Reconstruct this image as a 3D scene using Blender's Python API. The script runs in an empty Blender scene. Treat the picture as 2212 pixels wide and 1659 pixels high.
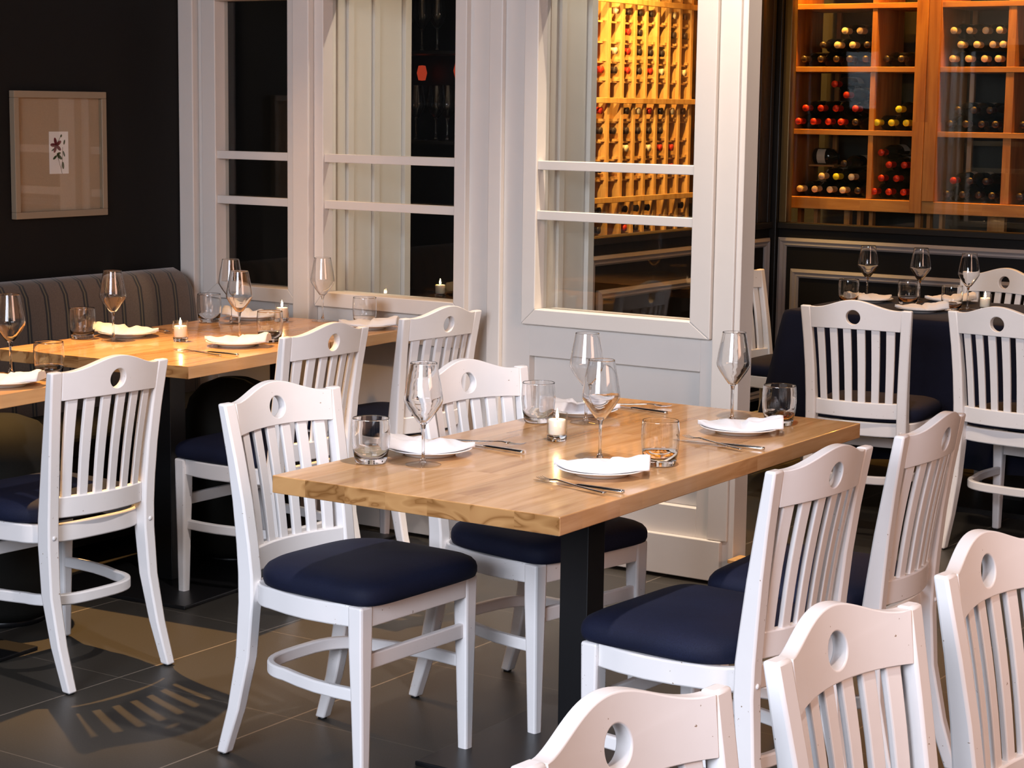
import bpy, bmesh, math, random
from mathutils import Vector, Matrix
random.seed(7)
PI = math.pi
sc = bpy.context.scene
COL = sc.collection

# ------------------------------------------------------------------ helpers
def link(o, parent=None):
    COL.objects.link(o)
    if parent: o.parent = parent
    return o

def tag(o, label=None, cat=None, group=None, kind=None):
    if label: o['label'] = label
    if cat: o['category'] = cat
    if group: o['group'] = group
    if kind: o['kind'] = kind
    return o

def empty(name, loc=(0, 0, 0), rz=0.0):
    o = bpy.data.objects.new(name, None)
    o.empty_display_size = 0.05
    o.location = loc; o.rotation_euler = (0, 0, rz)
    return link(o)

class MB:
    """collects geometry for one mesh object"""
    def __init__(s): s.v = []; s.f = []; s.sm = []
    def add(s, vs, fs, smooth=False):
        n = len(s.v); s.v += [tuple(v) for v in vs]
        s.f += [tuple(i + n for i in f) for f in fs]; s.sm += [smooth] * len(fs)
        return s
    def box(s, x0, x1, y0, y1, z0, z1):
        vs = [(x, y, z) for z in (z0, z1) for y in (y0, y1) for x in (x0, x1)]
        return s.add(vs, [(0, 2, 3, 1), (4, 5, 7, 6), (0, 1, 5, 4), (2, 6, 7, 3), (0, 4, 6, 2), (1, 3, 7, 5)])
    def loft(s, rings, closed=True, caps=True, smooth=False):
        """rings: list of equal-length point lists"""
        n = len(rings[0]); vs = [p for r in rings for p in r]; fs = []
        m = n if closed else n - 1
        for i in range(len(rings) - 1):
            for j in range(m):
                k = (j + 1) % n
                fs.append((i * n + j, i * n + k, (i + 1) * n + k, (i + 1) * n + j))
        s.add(vs, fs, smooth)
        if caps and closed:
            b = len(s.v) - len(vs)
            s.f.append(tuple(b + j for j in reversed(range(n)))); s.sm.append(False)
            s.f.append(tuple(b + (len(rings) - 1) * n + j for j in range(n))); s.sm.append(False)
        return s
    def lathe(s, prof, seg=32, cx=0, cy=0, cz=0, smooth=True, sharp=False):
        """prof: list of (r, z); ends at r=0 are closed"""
        idx = []; base = len(s.v)
        for r, z in prof:
            if r < 1e-6:
                idx.append([len(s.v)]); s.v.append((cx, cy, cz + z))
            else:
                idx.append(list(range(len(s.v), len(s.v) + seg)))
                s.v += [(cx + r * math.cos(2 * PI * k / seg), cy + r * math.sin(2 * PI * k / seg), cz + z) for k in range(seg)]
        for a, b in zip(idx[:-1], idx[1:]):
            for k in range(seg):
                l = (k + 1) % seg
                if len(a) == 1 and len(b) == 1: continue
                if len(a) == 1: s.f.append((a[0], b[l], b[k]))
                elif len(b) == 1: s.f.append((a[k], a[l], b[0]))
                else: s.f.append((a[k], a[l], b[l], b[k]))
                s.sm.append(smooth)
        return s
    def tube(s, pts, w, h, up=(0, 0, 1), smooth=False, taper=None):
        """rectangular-section sweep along pts; w sideways, h along up"""
        rings = []
        for i, p in enumerate(pts):
            p = Vector(p)
            a = Vector(pts[max(i - 1, 0)]); b = Vector(pts[min(i + 1, len(pts) - 1)])
            t = (b - a).normalized(); u = Vector(up)
            sd = t.cross(u).normalized(); u2 = sd.cross(t).normalized()
            k = taper[i] if taper else 1
            rings.append([p + sd * w / 2 * k * q + u2 * h / 2 * k * r for q, r in ((-1, -1), (1, -1), (1, 1), (-1, 1))])
        return s.loft(rings, smooth=smooth)
    def xf(s, M):
        s.v = [tuple(M @ Vector(v)) for v in s.v]; return s
    def build(s, name, mat, parent=None, bevel=0, seg=2, label=None, recalc=True, subsurf=0, angle=35, auto=0):
        me = bpy.data.meshes.new(name)
        me.from_pydata(s.v, [], s.f)
        me.polygons.foreach_set('use_smooth', s.sm)
        if recalc:
            bm = bmesh.new(); bm.from_mesh(me)
            bmesh.ops.recalc_face_normals(bm, faces=bm.faces)
            bm.to_mesh(me); bm.free()
        if auto:
            me.polygons.foreach_set('use_smooth', [True] * len(me.polygons)); me.set_sharp_from_angle(angle=math.radians(auto))
        me.update()
        me.materials.append(mat)
        o = bpy.data.objects.new(name, me)
        link(o, parent)
        if subsurf:
            m = o.modifiers.new('sub', 'SUBSURF'); m.levels = subsurf; m.render_levels = subsurf
        if bevel:
            m = o.modifiers.new('bevel', 'BEVEL'); m.width = bevel; m.segments = seg
            m.limit_method = 'ANGLE'; m.angle_limit = math.radians(angle)
        if label: o['label'] = label
        return o

def kids(o): return [c for c in COL.objects if c.parent == o]
def copy_tree(o, parent=None, cache={}):
    c = o.copy(); COL.objects.link(c)
    if parent: c.parent = parent
    for ch in list(o.children): copy_tree(ch, c)
    return c
def place(proto, used, loc, rz=0, label=None, cat=None, group=None):
    """the first call places the prototype itself, later calls copies of it"""
    if used.get(proto.name) is None: used[proto.name] = 1; o = proto
    else: o = copy_tree(proto)
    o.location = loc; o.rotation_euler = (0, 0, rz)
    for k in ('group',):
        if k in o and not group: del o[k]
    tag(o, label, cat, group)
    return o
USED = {}

# ------------------------------------------------------------------ materials
def mat(name, col=(1, 1, 1), rough=0.5, metal=0.0, spec=0.5, trans=0.0, ior=1.45, coat=0.0, sheen=0.0):
    m = bpy.data.materials.new(name); m.use_nodes = True
    b = m.node_tree.nodes['Principled BSDF']
    b.inputs['Base Color'].default_value = (*col, 1)
    b.inputs['Roughness'].default_value = rough
    b.inputs['Metallic'].default_value = metal
    b.inputs['IOR'].default_value = ior
    b.inputs['Specular IOR Level'].default_value = spec
    b.inputs['Transmission Weight'].default_value = trans
    b.inputs['Coat Weight'].default_value = coat
    b.inputs['Sheen Weight'].default_value = sheen
    return m
class NT:
    def __init__(s, m): s.t = m.node_tree; s.b = s.t.nodes['Principled BSDF']
    def n(s, ty, **k):
        o = s.t.nodes.new(ty)
        for a, b in k.items(): setattr(o, a, b)
        return o
    def l(s, a, b): s.t.links.new(a, b)
    def coords(s, scale=(1, 1, 1), rot=(0, 0, 0), loc=(0, 0, 0), kind='Object'):
        c = s.n('ShaderNodeTexCoord'); m = s.n('ShaderNodeMapping')
        m.inputs['Scale'].default_value = scale; m.inputs['Rotation'].default_value = rot; m.inputs['Location'].default_value = loc
        s.l(c.outputs[kind], m.inputs['Vector']); return m.outputs['Vector']
    def noise(s, vec, scale=5, detail=3, rough=.5, dist=0):
        o = s.n('ShaderNodeTexNoise'); o.inputs['Scale'].default_value = scale; o.inputs['Detail'].default_value = detail
        o.inputs['Roughness'].default_value = rough; o.inputs['Distortion'].default_value = dist
        s.l(vec, o.inputs['Vector']); return o.outputs['Fac']
    def ramp(s, fac, stops):
        o = s.n('ShaderNodeValToRGB'); e = o.color_ramp.elements
        while len(e) < len(stops): e.new(.5)
        for q, (p, c) in zip(e, stops): q.position = p; q.color = (*c, 1)
        s.l(fac, o.inputs['Fac']); return o.outputs['Color']
    def mix(s, fac, a, b, mode='MIX'):
        o = s.n('ShaderNodeMix', data_type='RGBA', blend_type=mode)
        if isinstance(fac, (int, float)): o.inputs[0].default_value = fac
        else: s.l(fac, o.inputs[0])
        for q, i in ((a, 6), (b, 7)):
            if isinstance(q, tuple): o.inputs[i].default_value = (*q, 1)
            else: s.l(q, o.inputs[i])
        return o.outputs[2]
    def math(s, op, a, b=0.0, c=None):
        o = s.n('ShaderNodeMath', operation=op)
        for i, q in enumerate((a, b) + ((c,) if c is not None else ())):
            if isinstance(q, (int, float)): o.inputs[i].default_value = q
            else: s.l(q, o.inputs[i])
        return o.outputs[0]
    def bump(s, h, strength=.2, dist=.002):
        o = s.n('ShaderNodeBump'); o.inputs['Strength'].default_value = strength; o.inputs['Distance'].default_value = dist
        s.l(h, o.inputs['Height']); s.l(o.outputs['Normal'], s.b.inputs['Normal'])

def paint(name, col, rough=.38, chips=True, amt=.06):
    m = mat(name, col, rough); n = NT(m); v = n.coords()
    f = n.noise(v, 14, 4); c2 = tuple(x * (1 - amt) for x in col)
    base = n.mix(f, col, c2)
    if chips:
        g = n.noise(v, 130, 2, .5); g2 = n.noise(v, 9, 2)
        k = n.math('MULTIPLY', n.math('GREATER_THAN', g, .73), n.math('GREATER_THAN', g2, .55))
        base = n.mix(k, base, (.28, .2, .14))
    n.l(base, n.b.inputs['Base Color'])
    n.bump(n.noise(v, 60, 3), .12, .001)
    return m
M = {}
M['chair'] = paint('chair white paint', (.80, .77, .76), .36)
M['wall'] = paint('off white wall paint', (.72, .67, .62), .45, False, .05)
M['walldark'] = mat('dark navy brown wall paint', (.0055, .0048, .0045), .6, spec=.25)
M['black'] = mat('black satin frame paint', (.010, .008, .007), .4)
M['mould'] = paint('grey white moulding paint', (.34, .31, .31), .4, False)
M['ceiling'] = mat('dull ceiling paint', (.10, .09, .085), .9)
M['blackmetal'] = mat('black powder coated steel', (.008, .008, .009), .35)
M['glide'] = mat('black plastic glide', (.01, .01, .01), .4)
M['steel'] = mat('brushed cutlery steel', (.72, .71, .70), .16, 1.0)
M['china'] = mat('white china', (.74, .72, .70), .12, coat=.3)
M['wax'] = mat('ivory candle wax', (.9, .80, .66), .5)
M['wax'].node_tree.nodes['Principled BSDF'].inputs['Subsurface Weight'].default_value = .6
M['wax'].node_tree.nodes['Principled BSDF'].inputs['Subsurface Radius'].default_value = (.03, .018, .008)
M['wick'] = mat('burnt wick', (.02, .015, .01), .9)

def fabric(name, col, col2, rough=.75, sheen=.25, sc_=420):
    m = mat(name, col, rough, sheen=sheen, spec=.22); n = NT(m); v = n.coords()
    f = n.noise(v, sc_, 2); g = n.noise(v, 7, 3)
    n.l(n.mix(n.math('MULTIPLY', f, g), col, col2), n.b.inputs['Base Color'])
    n.bump(f, .25, .0008); return m
M['navy'] = fabric('navy seat vinyl', (.0045, .0055, .014), (.016, .022, .062), .72, .0)
M['cloth'] = fabric('navy tablecloth linen', (.0025, .0032, .011), (.007, .009, .028), .9, .05, 300)
M['napkin'] = fabric('white napkin cotton', (.74, .73, .75), (.64, .63, .66), .85, .2, 500)
M['darkvinyl'] = fabric('dark grey vinyl', (.007, .007, .006), (.018, .018, .015), .8, 0)

# striped banquette fabric: stripe pairs every 9 cm along world Y
m = mat('striped brown banquette fabric', (.1, .07, .05), .85, sheen=.3); n = NT(m)
geo = n.n('ShaderNodeNewGeometry'); sx = n.n('ShaderNodeSeparateXYZ'); n.l(geo.outputs['Position'], sx.inputs[0])
fr = n.math('FRACT', n.math('MULTIPLY', sx.outputs['Y'], 1 / .0905))
d1 = n.math('LESS_THAN', n.math('ABSOLUTE', n.math('SUBTRACT', fr, .42)), .045)
d2 = n.math('LESS_THAN', n.math('ABSOLUTE', n.math('SUBTRACT', fr, .58)), .045)
d3 = n.math('LESS_THAN', n.math('ABSOLUTE', n.math('SUBTRACT', fr, .50)), .03)
k = n.math('MAXIMUM', d1, d2)
nv = n.coords(); nf = n.noise(nv, 200, 2)
base = n.mix(nf, (.085, .056, .036), (.15, .10, .068))
base = n.mix(d3, base, (.13, .10, .05)); base = n.mix(k, base, (.018, .014, .012))
n.l(base, n.b.inputs['Base Color']); n.bump(nf, .3, .001); M['stripe'] = m

# butcher block oak: staves along Y, grain stretched along Y
def oak(name, light, mid, dark, rough=.22, coat=.25, along='Y', stave=.105, blocks=True):
    m = mat(name, mid, rough, coat=coat); n = NT(m)
    c = n.n('ShaderNodeTexCoord'); s3 = n.n('ShaderNodeSeparateXYZ'); n.l(c.outputs['Object'], s3.inputs[0])
    a, b = ('X', 'Y') if along == 'Y' else ('Y', 'X')
    if along == 'Z': a, b = 'X', 'Z'
    if along == 'X': a, b = 'Y', 'X'
    st = n.math('FLOOR', n.math('MULTIPLY', s3.outputs[a], 1 / stave))
    wn = n.n('ShaderNodeTexWhiteNoise', noise_dimensions='2D')
    cmb = n.n('ShaderNodeCombineXYZ')
    ln = n.math('FLOOR', n.math('ADD', n.math('MULTIPLY', s3.outputs[b], 1.6), n.math('MULTIPLY', st, .37)))
    n.l(st, cmb.inputs[0]); n.l(ln, cmb.inputs[1]); n.l(cmb.outputs[0], wn.inputs['Vector'])
    off = n.n('ShaderNodeVectorMath', operation='ADD'); n.l(c.outputs['Object'], off.inputs[0])
    sca = n.n('ShaderNodeVectorMath', operation='SCALE'); n.l(wn.outputs['Color'], sca.inputs[0]); sca.inputs['Scale'].default_value = 9.0
    n.l(sca.outputs[0], off.inputs[1])
    mp = n.n('ShaderNodeMapping')
    mp.inputs['Scale'].default_value = {'Y': (26, 2.2, 26), 'X': (2.2, 26, 26), 'Z': (26, 26, 2.2)}[along]
    n.l(off.outputs[0], mp.inputs['Vector'])
    g = n.noise(mp.outputs['Vector'], 1.0, 5, .55, .9)
    mp2 = n.n('ShaderNodeMapping')
    mp2.inputs['Scale'].default_value = {'Y': (160, 6, 160), 'X': (6, 160, 160), 'Z': (160, 160, 6)}[along]
    n.l(off.outputs[0], mp2.inputs['Vector'])
    g2 = n.noise(mp2.outputs['Vector'], 1.0, 3, .6)
    col = n.ramp(g, [(.30, dark), (.46, mid), (.62, light), (.8, mid)])
    col = n.mix(n.math('MULTIPLY', g2, .35), col, dark)
    if blocks:
        br = n.math('MULTIPLY', n.math('SUBTRACT', wn.outputs['Value'], .5), .35)
        o = n.n('ShaderNodeHueSaturation'); n.l(col, o.inputs['Color']); n.l(n.math('ADD', br, 1.0), o.inputs['Value']); col = o.outputs['Color']
    if blocks:
        sn = n.n('ShaderNodeSeparateXYZ'); n.l(c.outputs['Normal'], sn.inputs[0])
        endf = n.math('GREATER_THAN', n.math('ABSOLUTE', sn.outputs['Y']), .8)
        mp3 = n.n('ShaderNodeMapping'); mp3.inputs['Scale'].default_value = (6, 6, 12); n.l(off.outputs[0], mp3.inputs['Vector'])
        g3 = n.noise(mp3.outputs['Vector'], 1.0, 2, .5, 1.2)
        wv = n.math('FRACT', n.math('MULTIPLY', g3, 5.0))
        ec = n.ramp(wv, [(0, (.26, .115, .035)), (.25, (.46, .235, .09)), (.7, (.52, .28, .11)), (1, (.34, .16, .055))])
        ec = n.mix(1.0, ec, n.ramp(wn.outputs['Value'], [(0, (.62, .58, .52)), (1, (1, 1, 1))]), 'MULTIPLY')
        col = n.mix(endf, col, ec)
    n.l(col, n.b.inputs['Base Color'])
    n.bump(g2, .06, .0005)
    return m
M['oak'] = oak('oak butcher block', (.66, .40, .20), (.56, .315, .14), (.40, .20, .08))
M['rackwood'] = oak('pine rack wood', (.62, .36, .14), (.52, .28, .09), (.38, .18, .05), .5, 0, 'Z', .3, False)
M['shelfwood'] = oak('honey pine shelf wood', (.56, .27, .07), (.46, .20, .045), (.33, .13, .03), .5, 0, 'X', .4, False)
M['postwood'] = oak('honey pine upright wood', (.52, .24, .06), (.42, .17, .038), (.30, .11, .025), .5, 0, 'Z', .4, False)

# slate floor tiles: 0.6 m grid with fine light joints
m = mat('dark slate floor tile', (.03, .03, .03), .42, spec=.4); n = NT(m)
geo = n.n('ShaderNodeNewGeometry'); s3 = n.n('ShaderNodeSeparateXYZ'); n.l(geo.outputs['Position'], s3.inputs[0])
fx = n.math('FRACT', n.math('MULTIPLY', n.math('ADD', s3.outputs['X'], 3.72 + 6), 1 / .6))
fy = n.math('FRACT', n.math('MULTIPLY', n.math('ADD', s3.outputs['Y'], -3.69 + 6), 1 / .6))
jx = n.math('LESS_THAN', n.math('MINIMUM', fx, n.math('SUBTRACT', 1.0, fx)), .0042)
jy = n.math('LESS_THAN', n.math('MINIMUM', fy, n.math('SUBTRACT', 1.0, fy)), .0030)
v = n.coords()
sp = n.noise(v, 260, 2, .6); cl = n.noise(v, 4, 4)
base = n.mix(sp, (.016, .015, .014), (.070, .062, .049))
base = n.mix(n.math('MULTIPLY', cl, .5), base, (.03, .028, .026))
base = n.mix(n.math('MAXIMUM', n.math('MULTIPLY', jx, .8), n.math('MULTIPLY', jy, .4)), base, (.20, .17, .14))
n.l(base, n.b.inputs['Base Color']); n.bump(sp, .15, .001); M['floor'] = m

# clear glass for vessels and thin pane glass
M['glass'] = mat('clear drinking glass', (1, 1, 1), 0.0, trans=1.0, ior=1.47)
m = bpy.data.materials.new('window pane glass'); m.use_nodes = True; t = m.node_tree; t.nodes.clear()
out = t.nodes.new('ShaderNodeOutputMaterial'); mx = t.nodes.new('ShaderNodeMixShader')
tr = t.nodes.new('ShaderNodeBsdfTransparent'); gl = t.nodes.new('ShaderNodeBsdfGlossy'); fz = t.nodes.new('ShaderNodeLayerWeight')
tr.inputs[0].default_value = (.97, .98, .97, 1); gl.inputs['Roughness'].default_value = .01; fz.inputs[0].default_value = .5
pw5 = t.nodes.new('ShaderNodeMath'); pw5.operation = 'POWER'; pw5.inputs[1].default_value = 5; ma_ = t.nodes.new('ShaderNodeMath'); ma_.operation = 'MULTIPLY_ADD'; ma_.inputs[1].default_value = .96; ma_.inputs[2].default_value = .04
t.links.new(fz.outputs['Facing'], pw5.inputs[0]); t.links.new(pw5.outputs[0], ma_.inputs[0]); t.links.new(ma_.outputs[0], mx.inputs[0]); t.links.new(tr.outputs[0], mx.inputs[1]); t.links.new(gl.outputs[0], mx.inputs[2]); t.links.new(mx.outputs[0], out.inputs[0])
M['pane'] = m
m = m.copy(); m.name = 'thin vessel glass'; M['vessel'] = m
for q in m.node_tree.nodes:
    if q.bl_idname == 'ShaderNodeMath' and q.operation == 'POWER': q.inputs[1].default_value = 3.2
    if q.bl_idname == 'ShaderNodeMath' and q.operation == 'MULTIPLY_ADD': q.inputs[1].default_value = .80; q.inputs[2].default_value = .03
    if q.bl_idname == 'ShaderNodeBsdfTransparent': q.inputs[0].default_value = (.995, .995, .99, 1)
    if q.bl_idname == 'ShaderNodeBsdfGlossy': q.inputs['Roughness'].default_value = .0
m = bpy.data.materials.new('candle flame'); m.use_nodes = True; t = m.node_tree; t.nodes.clear()
out = t.nodes.new('ShaderNodeOutputMaterial'); em = t.nodes.new('ShaderNodeEmission')
em.inputs[0].default_value = (1, .62, .25, 1); em.inputs[1].default_value = 110
t.links.new(em.outputs[0], out.inputs[0]); M['flame'] = m
m = bpy.data.materials.new('red lamp glow'); m.use_nodes = True; t = m.node_tree; t.nodes.clear()
out = t.nodes.new('ShaderNodeOutputMaterial'); em = t.nodes.new('ShaderNodeEmission')
em.inputs[0].default_value = (1, .10, .04, 1); em.inputs[1].default_value = .35
t.links.new(em.outputs[0], out.inputs[0]); M['redlamp'] = m
M['bottle'] = mat('dark bottle glass', (.010, .013, .008), .08, coat=.5)
M['foil_red'] = mat('red foil', (.50, .03, .015), .35, .3)
M['foil_yel'] = mat('yellow green foil', (.62, .60, .03), .4)
M['foil_cream'] = mat('cream foil', (.62, .50, .36), .4)
M['foil_dark'] = mat('dark foil', (.03, .02, .02), .3)
M['paper'] = mat('cream paper label', (.62, .52, .38), .8)

# ------------------------------------------------------------------ camera
cam = bpy.data.cameras.new('camera'); co = bpy.data.objects.new('camera', cam); COL.objects.link(co)
f_px, pitch, roll, yaw, camH = 4262.7, .1403, -.0134, .5888, 1.535
F = Vector((-math.sin(yaw) * math.cos(pitch), math.cos(yaw) * math.cos(pitch), -math.sin(pitch)))
r0 = Vector((math.cos(yaw), math.sin(yaw), 0)); d0 = F.cross(r0)
rr = math.cos(roll) * r0 + math.sin(roll) * d0; dd = -math.sin(roll) * r0 + math.cos(roll) * d0
co.matrix_world = Matrix(((rr.x, -dd.x, -F.x, 0), (rr.y, -dd.y, -F.y, 0), (rr.z, -dd.z, -F.z, camH), (0, 0, 0, 1)))
cam.sensor_width = 36; cam.lens = f_px * 36 / 2212; cam.clip_end = 60; cam.clip_start = .05
sc.camera = co

# ------------------------------------------------------------------ room shell
WX, WY = -5.244, 5.59          # west wall, window wall
CX, CY = -4.322, 8.75          # cellar side wall, cellar rear wall
def struct(o, label=None): o['kind'] = 'structure'; return o
struct(MB().box(-6.6, 3.2, -3.2, 10.4, -.05, 0).build('floor', M['floor']))
struct(MB().box(-6.6, 3.2, -3.2, 10.4, 3.3, 3.4).build('ceiling', M['ceiling']))
struct(MB().box(WX - .12, WX, -3.2, 9.7, 0, 3.3).build('wall_west', M['walldark']))

# window wall, built around its three openings
T = .09
wins = [(-5.134, -4.668), (-4.620, -3.920), (-3.684, -2.985)]
WZ0, WZ1 = .822, 1.94
w = MB()
xs = [WX] + [q for p in wins for q in (p[0] + .02, p[1] - .02)] + [-2.866]
for i in range(0, len(xs), 2):
    w.box(xs[i], xs[i + 1], WY, WY + T, .015, 3.3)
for p in wins:
    a, b = p[0] + .02, p[1] - .02
    w.box(a, b, WY, WY + T, WZ1, 3.3)
    # below the sill: recessed panel with a ledge
    w.box(a, b, WY, WY + T, .69, WZ0)
    w.box(a, b, WY, WY + T, .015, .24)
    w.box(a, b, WY + .032, WY + T, .24, .69)
wall_n = struct(w.build('wall_north', M['wall'], bevel=.0015, seg=1))
struct(MB().box(WX, -2.905, WY - .022, WY - .0005, .012, .145).build('baseboard_north', M['wall'], bevel=.003))
# vertical trims between the windows
for i, (a, b, d) in enumerate([(-4.668, -4.592, .055), (-3.83, -3.775, .022), (-2.958, -2.885, .012)]):
    struct(MB().box(a, b, WY - d, WY - .0003, .146, 3.3).build('trim_%d' % (i + 1), M['wall'], bevel=.004))
struct(MB().box(WX + .001, -5.17, WY - .035, WY - .0003, .146, 3.3).build('trim_4', M['wall'], bevel=.004))
# end of wall: small return block and a wooden wedge by the floor
blk = empty('floor_wedge', (-2.84, WY - .02, 0))
tag(blk, 'small pale wooden wedge lying at the foot of the white corner post', 'wedge')
MB().box(-.02, .05, .0, .075, 0, .085).build('block', M['wall'], blk, bevel=.003)
MB().add([(-.02, -.03, .088), (.085, -.01, .088), (.085, .05, .088), (-.02, .06, .088), (-.02, -.03, .10), (.085, .0, .093), (.085, .045, .093), (-.02, .06, .10)],
         [(0, 3, 2, 1), (4, 5, 6, 7), (0, 1, 5, 4), (1, 2, 6, 5), (2, 3, 7, 6), (3, 0, 4, 7)]).build('shim', M['rackwood'], blk, bevel=.002, label='raw wood shim')

def window(n, x0, x1, glL, glR):
    e = empty('window_%d' % n, (x0, WY, 0)); e['kind'] = 'structure'
    fr = MB(); P = .026; z0, z1 = .800, 1.965
    X = lambda x: x - x0
    gz0, gz1 = .853, 1.905
    # mitred casing with a slope towards the glass
    def casing(mb, a0, a1, b0, b1, za0, za1, zb0, zb1):
        o = [(a0, za0), (a1, za0), (a1, za1), (a0, za1)]; i_ = [(b0, zb0), (b1, zb0), (b1, zb1), (b0, zb1)]
        for k in range(4):
            l = (k + 1) % 4
            q = [(X(o[k][0]), -.0005, o[k][1]), (X(o[l][0]), -.0005, o[l][1]), (X(i_[l][0]), -.0005 , i_[l][1]), (X(i_[k][0]), -.0005, i_[k][1])]
            mb.add([(p[0], -P, p[2]) for p in q] + [(q[0][0], T * .5 if 0 else -.0005, q[0][2]), (q[1][0], -.0005, q[1][2]), (q[2][0], .05, q[2][2]), (q[3][0], .05, q[3][2])],
                   [(0, 1, 2, 3), (4, 7, 6, 5), (0, 4, 5, 1), (1, 5, 6, 2), (2, 6, 7, 3), (3, 7, 4, 0)])
    casing(fr, x0, x1, glL, glR, z0, z1, gz0, gz1)
    fr.build('window_frame', M['wall'], e, bevel=.003)
    for zb in (1.338, 1.171):
        MB().box(X(glL) , X(glR), -.018, .012, zb - .0155, zb + .0145).build('glazing_bar', M['wall'], e, bevel=.002)
    MB().box(X(glL) + .001, X(glR) - .001, .028, .032, gz0 + .001, gz1 - .001).build('pane', M['pane'], e)
    MB().box(X(glL) - .01, X(glR) + .01, .052, .12, gz0 - .03, gz0 - .005).build('inner_sill', M['wall'], e, bevel=.002)
window(1, -5.134, -4.668, -5.066, -4.716)
window(2, -4.590, -3.920, -4.548, -3.968)
window(3, -3.684, -2.960, -3.629, -3.034)

# battened partitions running back behind windows 2 and 3
def partition(n, x, y1):
    w = MB().box(x - .05, x, WY + T + .002, y1 - .03, .002, 3.3)
    y = WY + T + .05
    k = 0
    while y < y1 - .08:
        w.box(x, x + .012, y, y + .035, .002, 3.3); y += .155 if n == 1 else .5
    o = w.build('wall_partition_%s' % ('west', 'east')[n - 1], M['wall'], bevel=.002, seg=1); o['kind'] = 'structure'
    o = MB().box(x - .07, x + .016, y1 - .03, y1 + .01, .002, 3.3).build('trim_%d' % (4 + n), M['wall'], bevel=.003); o['kind'] = 'structure'
partition(1, -4.575, 6.10)
partition(2, -3.655, 5.95)

# cellar walls: black wainscot with pale mouldings, glass above
w = MB().box(CX - .10, CX, 7.0, CY + .10, 0, .958).box(CX - .10, CX, 6.9, 7.0, 0, 3.3)
struct(w.build('wall_side', M['walldark']))
struct(MB().box(CX, 2.0, CY, CY + .10, 0, .958).build('wall_rear', M['walldark']))
struct(MB().box(CX - .10, CX + .035, CY - .035, CY + .10, 0, 3.3).build('trim_7', M['black'], bevel=.004))
def mould_rect(name, pts_plane, w_, d, axis):
    """rectangular moulding frame; axis 'x' lies on the rear wall, 'y' on the side wall"""
    a0, a1, z0, z1 = pts_plane
    prof = [(0, 0), (0, .6), (.35, 1.0), (.6, .55), (.8, .7), (1, .3), (1, 0)]
    mb = MB()
    cs = [(a0, z0, 1, 1), (a1, z0, -1, 1), (a1, z1, -1, -1), (a0, z1, 1, -1)]
    rings = []
    for (a, z, sa, sz) in cs + cs[:1]:
        ring = []
        for q, h in prof:
            aa, zz = a + sa * w_ * q, z + sz * w_ * q
            ring.append((aa, CY - .0004 - d * h, zz) if axis == 'x' else (CX + .0004 + d * h, aa, zz))
        rings.append(ring)
    mb.loft(rings, closed=True, caps=False)
    o = mb.build(name, M['mould'], bevel=0); o['kind'] = 'structure'
mould_rect('trim_8', (-4.283, 1.6, .12, .915), .043, .022, 'x')
mould_rect('trim_9', (-4.212, 1.5, .19, .765), .042, .022, 'x')
mould_rect('trim_10', (7.03, 8.70, .12, .912), .043, .022, 'y')
mould_rect('trim_11', (7.10, 8.62, .19, .765), .042, .022, 'y')
# glass fronts
e = empty('window_4', (CX, CY, .958)); e['kind'] = 'structure'
MB().box(.035, 6.0, -.02, .07, 0, .030).build('window_frame', M['black'], e, bevel=.003)
MB().box(.036, .075, -.01, .05, .030, 2.3).build('jamb', mat('bronze jamb', (.16, .11, .05), .35, .6), e, bevel=.003)
MB().box(.06, 6.0, .012, .018, .030, 2.3).build('pane', M['pane'], e)
e = empty('window_5', (CX, 7.0, .958)); e['kind'] = 'structure'
MB().box(-.07, .02, 0, 1.715, 0, .030).build('window_frame', M['black'], e, bevel=.003)
for yy in (.02, 1.42, 1.56, 1.67): MB().box(-.05, .012, yy, yy + .03, .030, 2.3).build('mullion', M['black'], e, bevel=.002)
MB().box(-.018, -.012, .0, 1.715, .030, 2.3).build('pane', M['pane'], e)
# cellar shell
CRX = -5.12
struct(MB().box(CRX - .08, CRX, 6.9, 9.62, 0, 3.3).build('wall_cellar_west', M['black']))
struct(MB().box(CRX, 2.2, 9.55, 9.62, 0, 3.3).build('wall_cellar_north', mat('dark cellar back wall', (.022, .020, .010), .6)))
struct(MB().box(CRX, CX - .10, 6.9, 6.98, 0, 3.3).build('wall_cellar_south', M['black']))

# ------------------------------------------------------------------ picture on the west wall
pic = empty('framed_picture', (WX, 4.938, 1.342))
tag(pic, 'framed botanical print with a wide beige mat on the dark wall', 'picture')
pw, ph = .218, .221
fr = MB()
for a0, a1, c0, c1 in ((-pw, pw, -ph, -ph + .024), (-pw, pw, ph - .024, ph), (-pw, -pw + .022, -ph + .024, ph - .024), (pw - .022, pw, -ph + .024, ph - .024)):
    fr.box(.001, .026, a0, a1, c0, c1)
fr.build('picture_frame', mat('taupe wood frame', (.26, .20, .135), .5), pic, bevel=.002)
m = mat('beige linen mat', (.50, .36, .25), .9); n = NT(m); v = n.coords(); n.l(n.mix(n.noise(v, 300, 2), (.34, .24, .165), (.44, .32, .22)), n.b.inputs['Base Color'])
MB().box(.002, .008, -pw + .022, pw - .022, -ph + .024, ph - .024).build('mat_board', m, pic)
MB().box(.0085, .0100, -.046, .044, -.068, .080).build('print_card', mat('white print card', (.78, .74, .74), .8), pic)
def petal(cy, cz, ang, L, W_, x=.0104):
    pts = []
    for i in range(12):
        t_ = 2 * PI * i / 12
        u_, v_ = L / 2 + L / 2 * math.cos(t_), W_ / 2 * math.sin(t_)
        pts.append((x, cy + u_ * math.cos(ang) - v_ * math.sin(ang), cz + u_ * math.sin(ang) + v_ * math.cos(ang)))
    q = [(p[0] + .0004, p[1], p[2]) for p in pts]
    return [pts, q]
fl = MB()
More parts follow.
